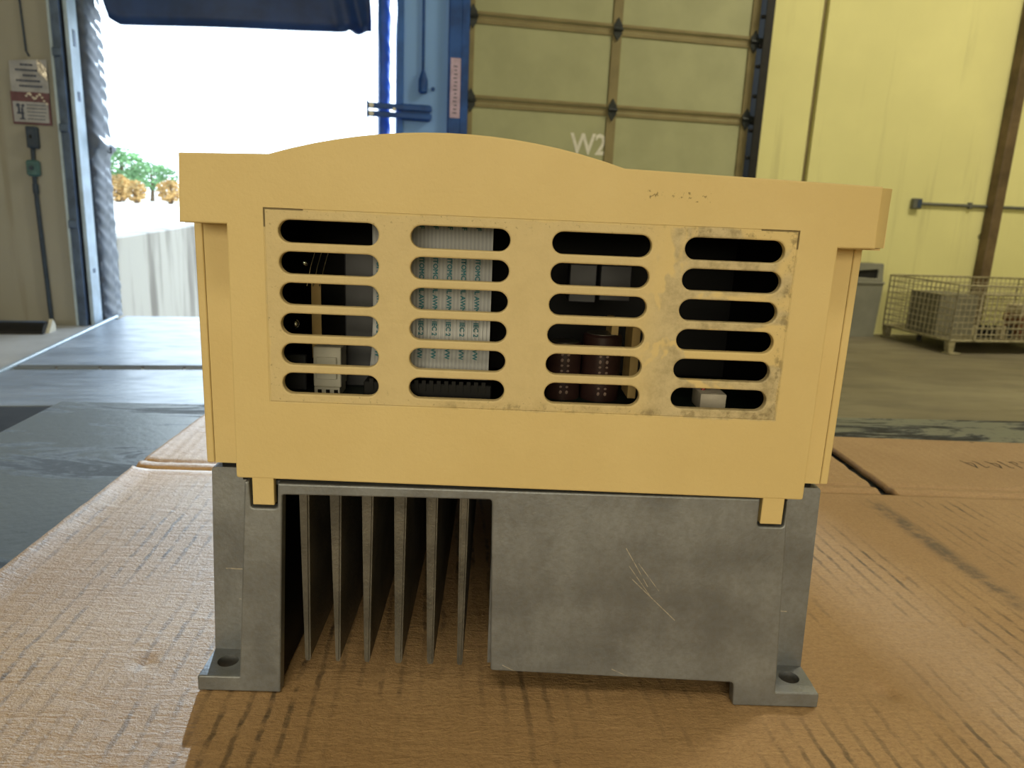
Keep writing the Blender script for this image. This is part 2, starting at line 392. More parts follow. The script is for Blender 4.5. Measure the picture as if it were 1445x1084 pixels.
M['fin'] = plain('shaded_cast_fin_grey', (98, 95, 89), 0.6, 0.4, 0.2, 60, 0.2, 700)  # darker than the casting: shade between the fins put into the colour
def ribbon_mat():
    k = NT('grey_ribbon_cable'); x, y, z = k.xyz()
    w = k.math('SINE', k.math('MULTIPLY', x, 2*math.pi/0.00127))
    base = k.mix(k.ramp(w, -1, 1), srgb(146, 150, 156), srgb(160, 164, 168))
    return k.done(base, 0.3, 0, k.bump(w, 0.25, 0.0003), 0.6)
M['ribbon'] = ribbon_mat()

# ------------------------------------------------------------------ room shell
floor = struct('floor', MB().box((-8, -8, -0.12), (11, 4.3, 0)).box((-8, 4.3, -0.12), (-3.2, 4.72, 0)), M['floor'], label='worn concrete warehouse floor', cat='floor')
# the slab under the wall line follows the dock wall
part('slab', MB().prism([(-8, 4.3), (11, 4.3), (11, 7.4), (9.0, 7.08), (-8.0, 4.08)], 'z', -0.12, -0.0005), M['floor'], floor)
struct('floor_daylight_strip', MB().box((-2.9, -2.13, -0.1), (0.168, -0.002, 0.0008)), M['apron'], 'dock', label='worn concrete floor beside the leveler, painted pale for daylight', cat='floor')
wb = thing('wall_back', (0, 0, 0), 'yellow dock wall with an open bay and a closed door', 'wall', 'dock', kind='structure')
part('painted_panel', MB().box((4.87, 0, 0), (5.285, 0.2, 5)), M['wall'], wb)
part('painted_panel', MB().box((5.333, 0, 0), (11.6, 0.2, 5)), M['wall'], wb)
part('joint_filler', MB().box((5.285, 0.035, 0), (5.333, 0.15, 5)), M['door_j'], wb, label='recessed dull joint between wall panels')
part('painted_panel', MB().box((-7, 0, 0), (0.045, 0.2, 5)), M['wall_l'], wb, label='grey beige panel left of the open bay')
part('pier', MB().box((2.215, 0, 0), (2.66, 0.2, 5)), M['pier'], wb, label='pier between the bay and the closed door, tinted blue for lens flare')
part('header', MB().box((0.045, 0, 2.95), (2.215, 0.2, 5)), M['wall_l'], wb)
part('header', MB().box((2.66, 0, 2.95), (4.87, 0.2, 5)), M['wall'], wb)
struct('wall_right', MB().box((8.2, -8, 0), (8.4, 6.8, 5)), M['wall'])
struct('wall_left', MB().box((-6.2, -8, 0), (-6, 4.4, 5)), M['wall_l'])
struct('wall_front', MB().box((-6.2, -8, 0), (8.4, -7.8, 5)), M['wall'])
struct('ceiling', MB().box((-6.5, -8.2, 5.0), (9, 7.2, 5.2)), M['ceil'])

# open bay: tracks, jambs, leveller
t = thing('trim_1', (0.09, 0, 0), 'blue grey door track beside the open dock bay', 'door track', 'dock', kind='structure')
part('edge_strip', MB().box((0.045, -0.03, 0), (0.06, 0.05, 2.95)), M['pale_metal'], t, label='pale edge strip')
part('track', MB().box((0.06, -0.02, 0), (0.088, 0.06, 2.95)).box((0.092, -0.035, 0), (0.112, 0.06, 2.95)), M['track'], t)
part('gap_shade_strip', MB().box((0.112, 0.02, 0), (0.128, 0.12, 2.95)), M['black'], t)  # black strip stands for the shade in the gap by the jamb
for z in (0.65, 1.25, 1.7): part('bracket', MB().box((0.058, -0.045, z), (0.112, -0.034, z+0.05), 0.004), M['track'], t)
t = thing('trim_2', (0.17, 0, 0), 'pale scuffed steel jamb at the open bay', 'jamb', 'dock', kind='structure')
part('jamb', MB().box((0.126, 0.0, 0), (0.15, 0.165, 2.95), 0.004), M['pale_metal'], t)
for z, h in ((1.78, 0.1), (1.45, 0.06), (0.35, 0.03)): part('slot_plate', MB().box((0.149, 0.06, z), (0.153, 0.10, z+h), 0.001), M['track'], t)
t = thing('trim_3', (2.18, 0, 0), 'blue steel frame right of the open bay', 'jamb', 'dock', kind='structure')
part('frame', MB().box((2.172, -0.03, 0), (2.218, 0.16, 2.95), 0.004), M['vinyl_b'], t)

def seal(s0, s1, o0, o1, ztop, kink=True):
    mb = MB(); n = 150
    def wr(z, q): return 0.012*math.sin(z*62+3*q+2.2*math.sin(z*9))+0.010*(noise.noise(Vector((z*7, q*3, 1.3)))) + 0.006*math.sin(z*23+5*q)
    def f(u, v):
        z = ztop*u; a = v*2*math.pi
        # rounded-rectangle section with pleats
        cx, cy = (s0+s1)/2, (o0+o1)/2; rx, ry = (s1-s0)/2, (o1-o0)/2
        c, s = math.cos(a), math.sin(a); e = 0.45
        x = rx*math.copysign(abs(c)**e, c); y = ry*math.copysign(abs(s)**e, s)
        w = wr(z - 0.10*v*0 + 0.08*c, s)
        grow = 0.0
        if kink: grow = -0.012*(1 if z < 1.17 else 0) + 0.03*math.exp(-((z-1.19)/0.06)**2)
        fold = 0.0045*math.sin((z+0.45*(y-0.02))*66+2.0*math.sin(z*7)+1.5*noise.noise(Vector((z*5, y*4, 2))))+0.003*math.sin((z+0.3*y)*27+1)
        return (cx+x+(fold+grow if c > 0.3 else 0), cy+y*(1+w*1.5), z)
    mb.grid(f, 420 if kink else n, 36); return mb
t = thing('dock_seal', (0.10, 0.4, 0), 'pleated grey blue vinyl dock seal left of the open bay', 'dock seal', 'dock')
part('pleated_pad', seal(0.056, 0.193, 0.205, 0.55, 3.0), M['vinyl'], t, angle=60)
part('backing_board', MB().box((-0.1, 0.555, 0), (0.15, 0.6, 3.0)), M['black'], t)
part('hook', MB().tube([(0.2, 0.38, 1.16), (0.225, 0.38, 1.15), (0.228, 0.38, 1.19)], 0.006, 6), M['hinge'], t)
t = thing('dock_seal', (2.1, 0.4, 0), 'flat blue vinyl dock seal right of the open bay', 'dock seal', 'dock')
part('flat_pad', seal(2.052, 2.138, 0.22, 0.5, 3.0, False), M['vinyl_b'], t, angle=60)
part('backing_board', MB().box((2.05, 0.2, 2.75), (2.34, 0.24, 3.0)), M['dark_blue'], t)
def curtain():
    mb = MB()
    def edge(q): # bottom height along the curtain
        z = 2.0+0.085*q
        if q < 0.03: z += (0.03-q)*1.2
        if q > 0.9: z += 0.012*math.sin((q-0.9)*90)-0.02*(q-0.9)
        return z
    def f(u, v):
        q = u; b = edge(q); z = b+(3.0-b)*v
        left = 0.268-0.29*(z-2.0); s = left+(2.0-left)*q
        fold = 0.02*math.sin(q*9+1)*(0.5+v)+(0.035*math.sin((q-0.8)*60+z*8)*max(0, q-0.82)*5)
        return (s, 0.45+fold, z)
    mb.grid(f, 90, 14); return mb
t = single('dock_head_curtain', curtain(), M['navy'], 'navy vinyl head curtain hanging across top of the open bay', 'curtain', 'dock')
m_ = t.modifiers.new('thick', 'SOLIDIFY'); m_.thickness = 0.03; m_.offset = 0

lv = thing('dock_leveler', (1.1, -0.9, 0), 'scuffed steel dock leveler plate in front of the open bay', 'dock leveler', 'dock')
part('deck_plate', MB().box((0.205, -1.32, 0.001), (2.05, 0.2, 0.012), 0.003), M['plate'], lv)
part('lip', MB().box((0.24, 0.205, 0.001), (2.0, 0.36, 0.012), 0.003), M['plate'], lv)
part('rear_plate', MB().box((0.205, -2.12, 0.001), (2.05, -1.43, 0.012), 0.003), M['plate'], lv)
hg = MB()
for k in range(9): hg.tube([(0.21+k*0.205, -1.375, 0.008), (0.4+k*0.205, -1.375, 0.008)], 0.007, 8)
part('hinge_barrel', hg, M['plate'], lv)
part('side_curb', MB().box((0.172, -2.12, 0.001), (0.2, 0.34, 0.02), 0.004), M['pale_metal'], lv, label='pale side curb')
M['mat'] = plain('dull_dark_rubber', (38, 36, 33), 0.95, 0, 0.2, 10, spec=0.1)
mt = single('rubber_mat', MB().box((-1.6, -3.2, 0.001), (1.9, -2.135, 0.014), 0.003), M['mat'], 'dark rubber mat on the floor before the leveler', 'mat', 'dock')

# outside
struct('ground', MB().box((-0.5, 0.37, -1.4), (30, 40.0, -1.2)), M['yard'], 'dock', label='sunken concrete truck ramp outside', cat='ground')
struct('terrain', MB().box((-40, 0.9, -1.4), (-0.75, 40, 0.3)).box((-40, 40.001, -1.4), (60, 90, 0.3)), M['yard'], 'dock', label='sunlit pale yard beyond the retaining wall', cat='ground')
rw = MB(); 
rw.box((-0.75, 0.75, -1.2), (-0.5, 26, 0.43), 0.012)
struct('retaining_wall', rw, M['streaky'], 'dock', label='streaked concrete retaining wall along the truck ramp', cat='wall')
def leafy(name, base, rad, h0, h1, mat, label, cat, n, size, grp):
    t = thing(name, base, label, cat, 'dock', grp)
    b = Vector(base)
    tr = MB().tube([b, b+Vector((0.05, 0, (h0+h1)*0.35)), b+Vector((0, 0.05, h1*0.8))], [0.12, 0.09, 0.04], 7)
    for k in range(5):
        a = k*1.3; tr.tube([b+Vector((0, 0, h0+0.1)), b+Vector((math.cos(a)*rad*0.6, math.sin(a)*rad*0.6, h0+(h1-h0)*0.6))], [0.05, 0.02], 5)
    part('trunk', tr, M['bark'], t)
    cr = MB(); rnd = random.Random(int(base[0]*100)+n)
    for _ in range(n):
        while True:
            p = Vector((rnd.uniform(-1, 1), rnd.uniform(-1, 1), rnd.uniform(-1, 1)))
            if p.length < 1 and p.length > 0.35 and noise.noise(p*2.3+b) > -0.25: break
        c = b+Vector((p.x*rad, p.y*rad, (h0+h1)/2+p.z*(h1-h0)/2))
        q = Vector((rnd.gauss(0, 1), rnd.gauss(0, 1), rnd.gauss(0, 1))).to_track_quat('Z', 'Y'); s = size*rnd.uniform(0.6, 1.3)
        cr.bm.faces.new([cr.bm.verts.new(c+q @ Vector(v)*s) for v in ((-1, 0, 0), (0, -0.5, 0.1), (1, 0, 0), (0, 0.5, 0.1))])
    part('crown', cr, mat, t, kind='stuff', smooth=False)
leafy('tree', (-9.15, 33, 0.3), 1.15, 0.6, 2.45, M['leaf_g'], 'green leafy tree beyond the yard, nearer the dock seal', 'tree', 1500, 0.1, None)
leafy('tree', (-8.75, 36.5, 0.3), 1.3, 0.5, 1.95, M['leaf_g'], 'smaller green tree beyond the yard, beside the drive unit in view', 'tree', 1300, 0.1, None)
leafy('shrub', (-8.75, 31, 0.3), 0.6, 0.05, 1.2, M['leaf_o'], 'orange dry shrub in front of the taller green tree', 'shrub', 900, 0.08, None)
leafy('shrub', (-7.65, 29.7, 0.3), 0.42, 0.05, 0.95, M['leaf_o'], 'low orange shrub in the middle of the three', 'shrub', 700, 0.08, None)
leafy('shrub', (-6.6, 31, 0.3), 0.6, 0.05, 1.05, M['leaf_o'], 'orange dry shrub in front of the smaller green tree', 'shrub', 900, 0.08, None)

# left wall fittings
t = thing('notice_sign', (-0.1, -0.01, 1.47), 'faded white notice with five text lines above warning sign', 'sign', 'dock')
part('sheet', MB().grid(lambda u, v: (-0.205+0.215*u, -0.012-0.004*math.sin(7*u+5*v), 1.478+v*(0.18+0.02*u)), 10, 8), M['paper'], t)
for k, (a, b) in enumerate(((-0.14, -0.075), (-0.17, -0.045), (-0.13, -0.06), (-0.17, -0.05), (-0.155, -0.03))):
    z = 1.638-k*0.031; mb = MB(); x = a
    while x < b:
        w = random.uniform(0.008, 0.018); mb.box((x, -0.020, z-0.005), (x+w, -0.018, z+0.005)); x += w+0.003
    part('text_line', mb, M['ink'], t)
part('torn_film', MB().grid(lambda u, v: (-0.04+0.05*u+0.01*noise.noise(Vector((u*6, v*6, 2))), -0.022-0.012*abs(noise.noise(Vector((u*9, v*9, 0)))), 1.60+0.075*v-0.05*u), 8, 8), M['foil'], t, label='crinkled shiny film')
t = thing('warning_sign', (-0.1, -0.01, 1.28), 'warning sign with dull red header, pictogram and small text', 'sign', 'dock')
part('sheet', MB().box((-0.215, -0.012, 1.285), (0.008, -0.004, 1.48), 0.002), M['brown_red'], t)
part('text_field', MB().box((-0.205, -0.016, 1.298), (-0.004, -0.012, 1.42)), M['paper'], t)
pg = MB(); pg.ball((-0.175, -0.017, 1.397), 0.013, 1, (1, .15, 1)); pg.ball((-0.148, -0.017, 1.396), 0.011, 1, (1, .15, 1))
pg.box((-0.178, -0.018, 1.355), (-0.166, -0.016, 1.388)); pg.box((-0.16, -0.018, 1.318), (-0.148, -0.016, 1.385), rot=None); pg.box((-0.185, -0.018, 1.345), (-0.145, -0.016, 1.356)); pg.box((-0.172, -0.018, 1.312), (-0.14, -0.016, 1.32))
part('pictogram', pg, M['ink'], t)
for k in range(5):
    z = 1.402-k*0.021; mb = MB(); x = -0.125
    while x < -0.025: w = random.uniform(0.007, 0.014); mb.box((x, -0.018, z-0.0025), (x+w, -0.016, z+0.0025)); x += w+0.003
    part('text_line', mb, M['ink'], t)
fm = MB()
for k in range(14): fm.ball((-0.12+k*0.009+random.uniform(-.004, .004), -0.019, 1.455+0.016*math.sin(k*0.9)-max(0, k-8)*0.006), 0.008, 1, (1, .5, .8))
part('torn_film', fm, M['foil'], t, label='crinkled shiny film')
t = thing('switch_box', (-0.105, -0.03, 1.13), 'dark slate switch box below the warning sign', 'switch', 'dock')
part('body', MB().box((-0.138, -0.05, 1.14), (-0.075, 0, 1.272), 0.006), M['slate'], t)
part('cover', MB().box((-0.13, -0.056, 1.155), (-0.083, -0.05, 1.258), 0.003), M['slate'], t)
part('toggle', MB().box((-0.111, -0.07, 1.2), (-0.102, -0.054, 1.22), 0.002), M['black'], t)
t = thing('junction_box', (-0.12, -0.03, 0.965), 'blue green junction box on the conduit below switch box', 'electrical box', 'dock')
part('body', MB().box((-0.158, -0.05, 0.968), (-0.083, 0, 1.068), 0.012), M['green_box'], t)
part('cover_plate', MB().box((-0.15, -0.055, 0.976), (-0.091, -0.05, 1.06), 0.003), M['green_box'], t)
part('knob', MB().tube([(-0.12, -0.055, 1.018), (-0.12, -0.068, 1.018)], 0.012, 10), M['slate'], t)
single('conduit', MB().tube([(-0.117, -0.02, 1.14), (-0.12, -0.02, 1.068)], 0.012, 8), M['slate'], 'short dark conduit between switch box and junction box', 'conduit', 'dock')
t = thing('conduit', (-0.112, -0.02, 0), 'thin dark conduit running from junction box to floor', 'conduit', 'dock')
part('pipe', MB().tube([(-0.123, -0.02, 0.968), (-0.123, -0.02, 0.8), (-0.108, -0.02, 0.0)], 0.0135, 8), M['slate'], t)
for z in (0.86,): part('coupling', MB().tube([(-0.123, -0.02, z), (-0.122, -0.02, z+0.06)], 0.018, 8), M['slate'], t)
single('cable', MB().tube([(-0.105, -0.01, 2.95), (-0.108, -0.012, 2.0), (-0.1, -0.012, 1.72), (-0.085, -0.012, 1.69)], 0.006, 6), M['slate'], 'thin dark cable hanging above the white notice', 'cable', 'dock')
t = thing('bumper_rail', (-0.35, -0.3, 0), 'black rubber bumper rail lying on floor by left wall', 'bumper', 'dock')
part('rubber_profile', MB().prism([(-0.37, 0), (-0.225, 0), (-0.225, 0.03), (-0.25, 0.062), (-0.30, 0.066), (-0.345, 0.05), (-0.37, 0.02)], 'x', -0.95, -0.035), M['black'], t)
part('end_cap', MB().prism([(-0.33, 0.002), (-0.215, 0.002), (-0.22, 0.05), (-0.25, 0.08), (-0.275, 0.05)], 'x', -0.035, -0.012), M['white'], t, label='pale torn end')
part('top_strip', MB().box((-0.95, -0.30, 0.062), (-0.05, -0.262, 0.07), 0.002), M['track'], t)
t = thing('wheel_chock', (-0.48, -0.1, 0), 'dark wedge standing against left wall behind the bumper rail', 'chock', 'dock')
part('wedge', MB().prism([(-0.62, 0), (-0.425, 0), (-0.44, 0.05), (-0.47, 0.14), (-0.54, 0.16), (-0.62, 0.15)], 'y', -0.18, -0.03), M['slate'], t)
part('tip', MB().box((-0.425, -0.15, 0), (-0.405, -0.05, 0.04), 0.004), M['white'], t, label='pale tip')

# pier fittings
t = thing('pull_switch', (2.35, -0.03, 1.63), 'blue pull switch on a cable hanging on the flare-tinted pier', 'switch', 'dock')
part('cable', MB().tube([(2.346, -0.02, 2.95), (2.35, -0.02, 1.76)], 0.011, 6), M['dark_blue'], t)
part('handle', MB().tube([(2.35, -0.033, 1.78), (2.35, -0.033, 1.755), (2.35, -0.033, 1.72), (2.35, -0.033, 1.645), (2.35, -0.033, 1.635)], [0.012, 0.02, 0.031, 0.031, 0.02], 10), M['dark_blue'], t)
single('wall_bolt', MB().tube([(2.42, 0, 1.671), (2.42, -0.012, 1.671), (2.42, -0.016, 1.671)], [0.014, 0.014, 0.006], 8), M['dark_blue'], 'small dark bolt head on the flare-tinted pier', 'bolt', 'dock')
t = thing('slide_latch', (2.2, -0.05, 1.45), 'pair of dark blue slide bars with pale ends on bay edge', 'latch', 'dock')
for z0, z1 in ((1.515, 1.552), (1.462, 1.498)):
    part('bar', MB().box((1.985, -0.07, z0), (2.41, -0.045, z1), 0.005), M['dark_blue'], t)
    part('bar_end', MB().tube([(2.003, -0.078, (z0+z1)/2), (2.003, -0.07, (z0+z1)/2)], 0.017, 10), M['white'], t, label='pale bar end')
part('mount', MB().box((2.2, -0.045, 1.455), (2.4, 0, 1.56), 0.004), M['dark_blue'], t)
part('stop', MB().box((1.972, -0.08, 1.455), (1.986, -0.04, 1.562), 0.004), M['dark_blue'], t)
part('guide_eye', MB().tube([(2.155, -0.078, 1.515), (2.155, -0.068, 1.515)], 0.012, 10), M['white'], t)

# closed sectional door
d = thing('door_1', (3.76, 0, 0), 'closed olive grey sectional dock door marked W2', 'door', 'dock', kind='structure')
for k in range(5):
    z0, z1 = k*0.54+0.012, (k+1)*0.54-0.012
    for a, b in ((2.66, 3.684), (3.754, 4.737)):
        part('panel', MB().box((a, 0.03, z0), (b, 0.07, z1), 0.004), M['door'], d)
        part('joint_strip', MB().box((a, 0.035, z1), (b, 0.07, z1+0.024)).box((a, 0.020, z1-0.03), (b, 0.031, z1-0.004), 0.003).box((a, 0.020, z1+0.028), (b, 0.031, z1+0.05), 0.003), M['door_j'], d)
    for a, b in ((3.684, 3.754), (4.737, 4.80), (2.66, 2.70)):
        part('stile', MB().box((a, 0.018, z0-0.012), (b, 0.07, z1+0.012), 0.003), M['door_j'], d)
    for c in (3.72, 4.772, 2.685):
        h = MB().prism([(c, z1-0.066), (c+0.03, z1-0.018), (c+0.03, z1+0.04), (c, z1+0.09), (c-0.03, z1+0.04), (c-0.03, z1-0.018)], 'y', 0.003, 0.018)
        h.tube([(c-0.034, 0.0, z1+0.012), (c+0.034, 0.0, z1+0.012)], 0.012, 8)
        hh = part('hinge', h, M['hinge'], d)
        if c > 4.7: part('roller', MB().tube([(c+0.02, -0.005, z1+0.012), (c+0.055, -0.005, z1+0.012)], 0.026, 10), M['hinge'], hh)
part('header_panel', MB().box((2.66, 0.03, 2.7), (4.8, 0.07, 2.95)), M['door'], d)
wm = MB().mesh(text_mesh('W2', 0.205, 0.0008, 0.004), Matrix.Translation((3.565, 0.029, 1.368)) @ Matrix.Rotation(R(-1), 4, 'Y') @ Matrix.Rotation(R(90), 4, 'X') @ Matrix.Diagonal((0.86, 1, 1, 1)))
part('painted_number', wm, M['white'], d, label='white painted W2', smooth=False)
t = thing('trim_4', (4.835, 0, 0), 'black vertical track right of the closed door', 'door track', 'dock', kind='structure')
tb = MB().box((4.802, -0.06, 0), (4.87, 0.05, 2.95), 0.004)
part('track', tb, M['black'], t)
for k in range(14): 
    z = 0.15+k*0.2+random.uniform(-.04, .04); part('track_bolt', MB().tube([(4.803, -0.03, z), (4.785, -0.03, z)], 0.014, 6), M['black'], t)
t = thing('trim_5', (2.6, 0, 0), 'dark blue vertical track left of the closed door', 'door track', 'dock', kind='structure')
part('track', MB().box((2.52, -0.06, 0), (2.605, 0, 2.95), 0.004).box((2.605, -0.035, 0), (2.66, 0.05, 2.95), 0.004), M['dark_blue'], t)
t = thing('sticker', (2.57, -0.06, 1.485), 'long faded pink reflective sticker on the blue track', 'sticker', 'dock')
part('strip', MB().box((2.533, -0.063, 1.487), (2.602, -0.0602, 1.872)), M['pink'], t)
mb = MB()
for k in range(13): mb.box((2.553+0.004*(k % 3), -0.0642, 1.515+k*0.025), (2.580-0.003*(k % 2), -0.0632, 1.522+k*0.025))
part('print', mb, M['ink'], t)

# right side
t = thing('steel_column', (7.02, -0.05, 0), 'brown painted steel column standing before the yellow wall', 'column', 'dock')
part('shaft', MB().box((6.972, -0.1, 0.012), (7.064, -0.005, 4.99), 0.008), M['brown_steel'], t)
part('base_plate', MB().box((6.93, -0.14, 0), (7.11, -0.001, 0.012), 0.003), M['brown_steel'], t)
t = thing('wall_conduit', (6.9, -0.02, 1.03), 'grey conduit with end box along the yellow wall', 'conduit', 'dock')
part('outlet_box', MB().box((6.272, -0.045, 1.03), (6.35, -0.0005, 1.112), 0.006), M['conduit'], t)
part('box_face', MB().box((6.305, -0.049, 1.04), (6.343, -0.045, 1.102), 0.002), M['slate'], t)
part('pipe', MB().tube([(6.35, -0.018, 1.072), (11.2, -0.018, 1.087)], 0.0125, 8), M['conduit'], t)
for s in (6.8, 7.6): part('strap', MB().box((s, -0.034, 1.05), (s+0.025, 0, 1.10), 0.003), M['conduit'], t)

t = thing('plastic_bin', (5.8, -0.07, 0), 'grey plastic bin with a dark handle recess by yellow wall', 'bin', 'dock')
part('body', MB().prism([(-0.0, 0), (0, 0.44), (-0.155, 0.44), (-0.13, 0)], 'x', 5.55, 6.03), M['bin'], t)
hd = [(5.53, 0.447), (6.015, 0.447), (6.0, 0.595), (5.53, 0.595)]
part('lid', plate([(p[0]*1000, p[1]*1000) for p in rounded(hd, 0.012)], [[(p[0]*1000, p[1]*1000) for p in rounded([(5.76, 0.485), (5.96, 0.475), (5.96, 0.548), (5.76, 0.532)], 0.012)]], -165, 20, 4, zoff=0), M['bin'], t)
part('lid_back', MB().box((5.54, -0.145, 0.447), (6.0, 0, 0.59), 0.006), M['black'], t)
part('rim', MB().box((5.53, -0.168, 0.432), (6.035, -0.005, 0.449), 0.005), M['bin'], t)
me = [o for o in t.children if o.name.startswith('lid') and 'back' not in o.name][0].data; me.materials.clear(); me.materials.append(M['bin'])

# wire container, its near corner at (6.11,-0.84) in the dock frame
X0, X1, Y0, Y1 = 6.115, 7.33, -0.84, -0.115
t = thing('wire_container', ((X0+X1)/2, (Y0+Y1)/2, 0), 'galvanised wire mesh container by the yellow wall', 'container', 'dock')
def bars(mb, p, q, w=0.0032):
    p, q = Vector(p), Vector(q); mb.tube([p, q], w, 4, False)
def mesh_panel(p, du, dv, nu, nv, w=0.0032):
    mb = MB(); p = Vector(p); du = Vector(du); dv = Vector(dv)
    for i in range(nu+1): bars(mb, p+du*(i/nu), p+du*(i/nu)+dv, w if 0 < i < nu else w*2.2)
    for j in range(nv+1): bars(mb, p+dv*(j/nv), p+dv*(j/nv)+du, w if 0 < j < nv else w*2.2)
    return mb
part('side_panel', mesh_panel((X0, Y0, 0.1), (0, Y1-Y0, 0), (0, 0, 0.405), 16, 9), M['wire'], t, kind='stuff')
part('side_panel', mesh_panel((X1, Y0, 0.1), (0, Y1-Y0, 0), (0, 0, 0.405), 16, 9), M['wire'], t, kind='stuff')
part('back_panel', mesh_panel((X0, Y1, 0.1), (X1-X0, 0, 0), (0, 0, 0.405), 28, 9), M['wire'], t, kind='stuff')
part('front_panel', mesh_panel((X0, Y0, 0.1), (X1-X0, 0, 0), (0, 0, 0.40), 28, 9), M['wire'], t, kind='stuff')
part('drop_gate', mesh_panel((X0+0.2, Y0-0.012, 0.1), (0.62, 0, 0), (0, 0, 0.34), 14, 7, 0.004), M['wire'], t, kind='stuff')
part('deck', MB().box((X0, Y0, 0.09), (X1, Y1, 0.1)), M['wire'], t)
for x, y in ((X0+0.03, Y0+0.02), (X1-0.03, Y0+0.02), (X0+0.03, Y1-0.02), (X1-0.03, Y1-0.02)):
    part('leg', MB().prism([(x-0.035, 0.09), (x+0.025, 0.09), (x+0.02, 0.012), (x-0.02, 0.012)], 'y', y-0.02, y+0.02).box((x-0.035, y-0.05, 0.001), (x+0.06, y+0.03, 0.013), 0.002), M['wire'], t)
part('skid', MB().box((X0, Y0+0.3, 0.04), (X0+0.02, Y0+0.33, 0.09)), M['black'], t)
cx = thing('carton', (6.3, -0.45, 0.1), 'grey carton standing inside the wire container', 'box', 'dock')
part('body', MB().box((6.17, -0.62, 0.101), (6.50, -0.30, 0.40), 0.004), M['carton'], cx)
part('flap', MB().box((6.17, -0.62, 0.402), (6.50, -0.47, 0.406)), M['carton'], cx); part('flap', MB().box((6.17, -0.465, 0.402), (6.50, -0.30, 0.406)), M['carton'], cx)
for k, (x, y, z, w, h, m, lb) in enumerate(((6.86, -0.62, 0.101, 0.17, 0.055, 'redwood', 'brown block lying lowest in the wire container'), (6.85, -0.62, 0.158, 0.2, 0.055, 'redwood', 'brown block in middle of the stack in wire container'),
        (6.84, -0.62, 0.215, 0.22, 0.055, 'redwood', 'brown block topmost under the pale slab in wire container'), (6.85, -0.62, 0.272, 0.19, 0.07, 'ltblock', 'pale slab on top of the brown blocks in wire container'))):
    single('block', MB().box((x, y-0.06, z), (x+w, y+0.1, z+h), 0.005), M[m], lb, 'block', 'dock', 'blocks in the wire container')
for k in range(5):
    x = 6.52+k*0.065
    single('machine_part', MB().tube([(x, -0.66, 0.101), (x, -0.66, 0.15), (x, -0.66, 0.155), (x, -0.66, 0.19)], [0.027, 0.027, 0.018, 0.018], 10), M['black'], ['black stepped round part touching the carton in wire container', 'black stepped round part, second from the carton in wire container', 'black stepped round part, middle of the row in wire container', 'black stepped round part, second from the brown stack in wire container', 'black stepped round part beside the brown stack in wire container'][k], 'machine part', 'dock', 'black parts in the wire container')
single('block', MB().box((6.62, -0.76, 0.101), (6.66, -0.7, 0.2), 0.004), M['ltblock'], 'small pale upright block among black parts in wire container', 'block', 'dock', 'blocks in the wire container')
single('block', MB().box((6.86, -0.77, 0.101), (6.93, -0.72, 0.165), 0.006), M['ltblock'], 'small pale block before the brown stack in wire container', 'block', 'dock', 'blocks in the wire container')

# ------------------------------------------------------------------ table and cardboard
tt = thing('work_table', (0.2, -0.1, 0), 'dark worn work table under the cardboard', 'table')
RT = Matrix.Translation((-0.3777, 0.386, 0)) @ Matrix.Rotation(R(3.6), 4, 'Z')
part('tabletop', MB().box((0, -0.95, 0.715), (1.5, 0, 0.7425), 0.003, RT, 2), M['table'], tt)
for x, y in ((0.06, -0.07), (1.44, -0.07), (0.06, -0.88), (1.44, -0.88)):
    part('leg', MB().box((x-0.025, y-0.025, 0.001), (x+0.025, y+0.025, 0.714), 0.003, RT), M['table_leg'], tt)
part('apron', MB().box((0.09, -0.075, 0.64), (1.41, -0.055, 0.714), 0, RT), M['table_leg'], tt)
part('apron', MB().box((0.09, -0.895, 0.64), (1.41, -0.875, 0.714), 0, RT), M['table_leg'], tt)
part('apron', MB().box((0.045, -0.85, 0.64), (0.065, -0.1, 0.714), 0, RT), M['table_leg'], tt)

cb = thing('cardboard_sheet', (0.1, 0, 0.744), 'flattened brown cardboard box under the drive unit', 'cardboard')
def ch(x, y, xl):
    u = x*math.cos(R(4.2))+y*math.sin(R(4.2))
    h = 0.00010*math.sin(2*math.pi*u/0.0074)*(1 if y < 0.208 else 0.3)
    h += 0.0006*noise.noise(Vector((x*9, y*14, 0)))-0.0004
    for yc, w, dep in ((0.2165, 0.0024, 0.0010), (0.230, 0.0022, 0.0010)):
        yy = yc+0.004*x
        h -= dep*math.exp(-((y-yy)/w)**2)
    h += 0.0005*math.exp(-((y-0.2235-0.004*x)/0.0028)**2)+0.0003*math.exp(-((y-0.2105-0.004*x)/0.0022)**2)
    e = max(0.0, 1-(x-xl)/0.014); curl = 0.0034*e*e*(1 if y < 0.212 else 0.35)
    # crescent dent and small pokes
    for dx, dy, rr in ((0.1395, 0.0125, 0.0032), (0.142, 0.0095, 0.003), (-0.1356, 0.0159, 0.003), (0.1954, 0.1016, 0.0018), (0.2003, 0.0603, 0.0018)):
        h -= 0.0016*math.exp(-(((x-dx)**2+(y-dy)**2)/rr**2))
    foot = max(0, 1-max(abs(x)-0.112, -y-0.004, 0)/0.02)
    if -0.01 < y < 0.27 and abs(x) < 0.115: h = min(h, -0.0001)
    return 0.75+min(h, 0.0009)+curl
def xleft(y):
    if y < 0.21: b = -0.2295-0.0445*(y-0.14)
    elif y < 0.222: b = -0.2326-0.002*(y-0.21)/0.012
    else: b = -0.2349-0.012*(y-0.242)
    return b+0.0007*noise.noise(Vector((y*80, 3, 0)))
def sheet(x0f, x1f, y0, y1, nx, ny):
    def f(u, v):
        y = y0+(y1-y0)*v; a, b = x0f(y), x1f(y); x = a+(b-a)*u
        return (x, y, ch(x, y, xleft(y)))
    return MB().grid(f, nx, ny)
part('main_panel', sheet(xleft, lambda y: 0.6, -0.42, 0.2165, 420, 200), M['card'], cb, angle=80)
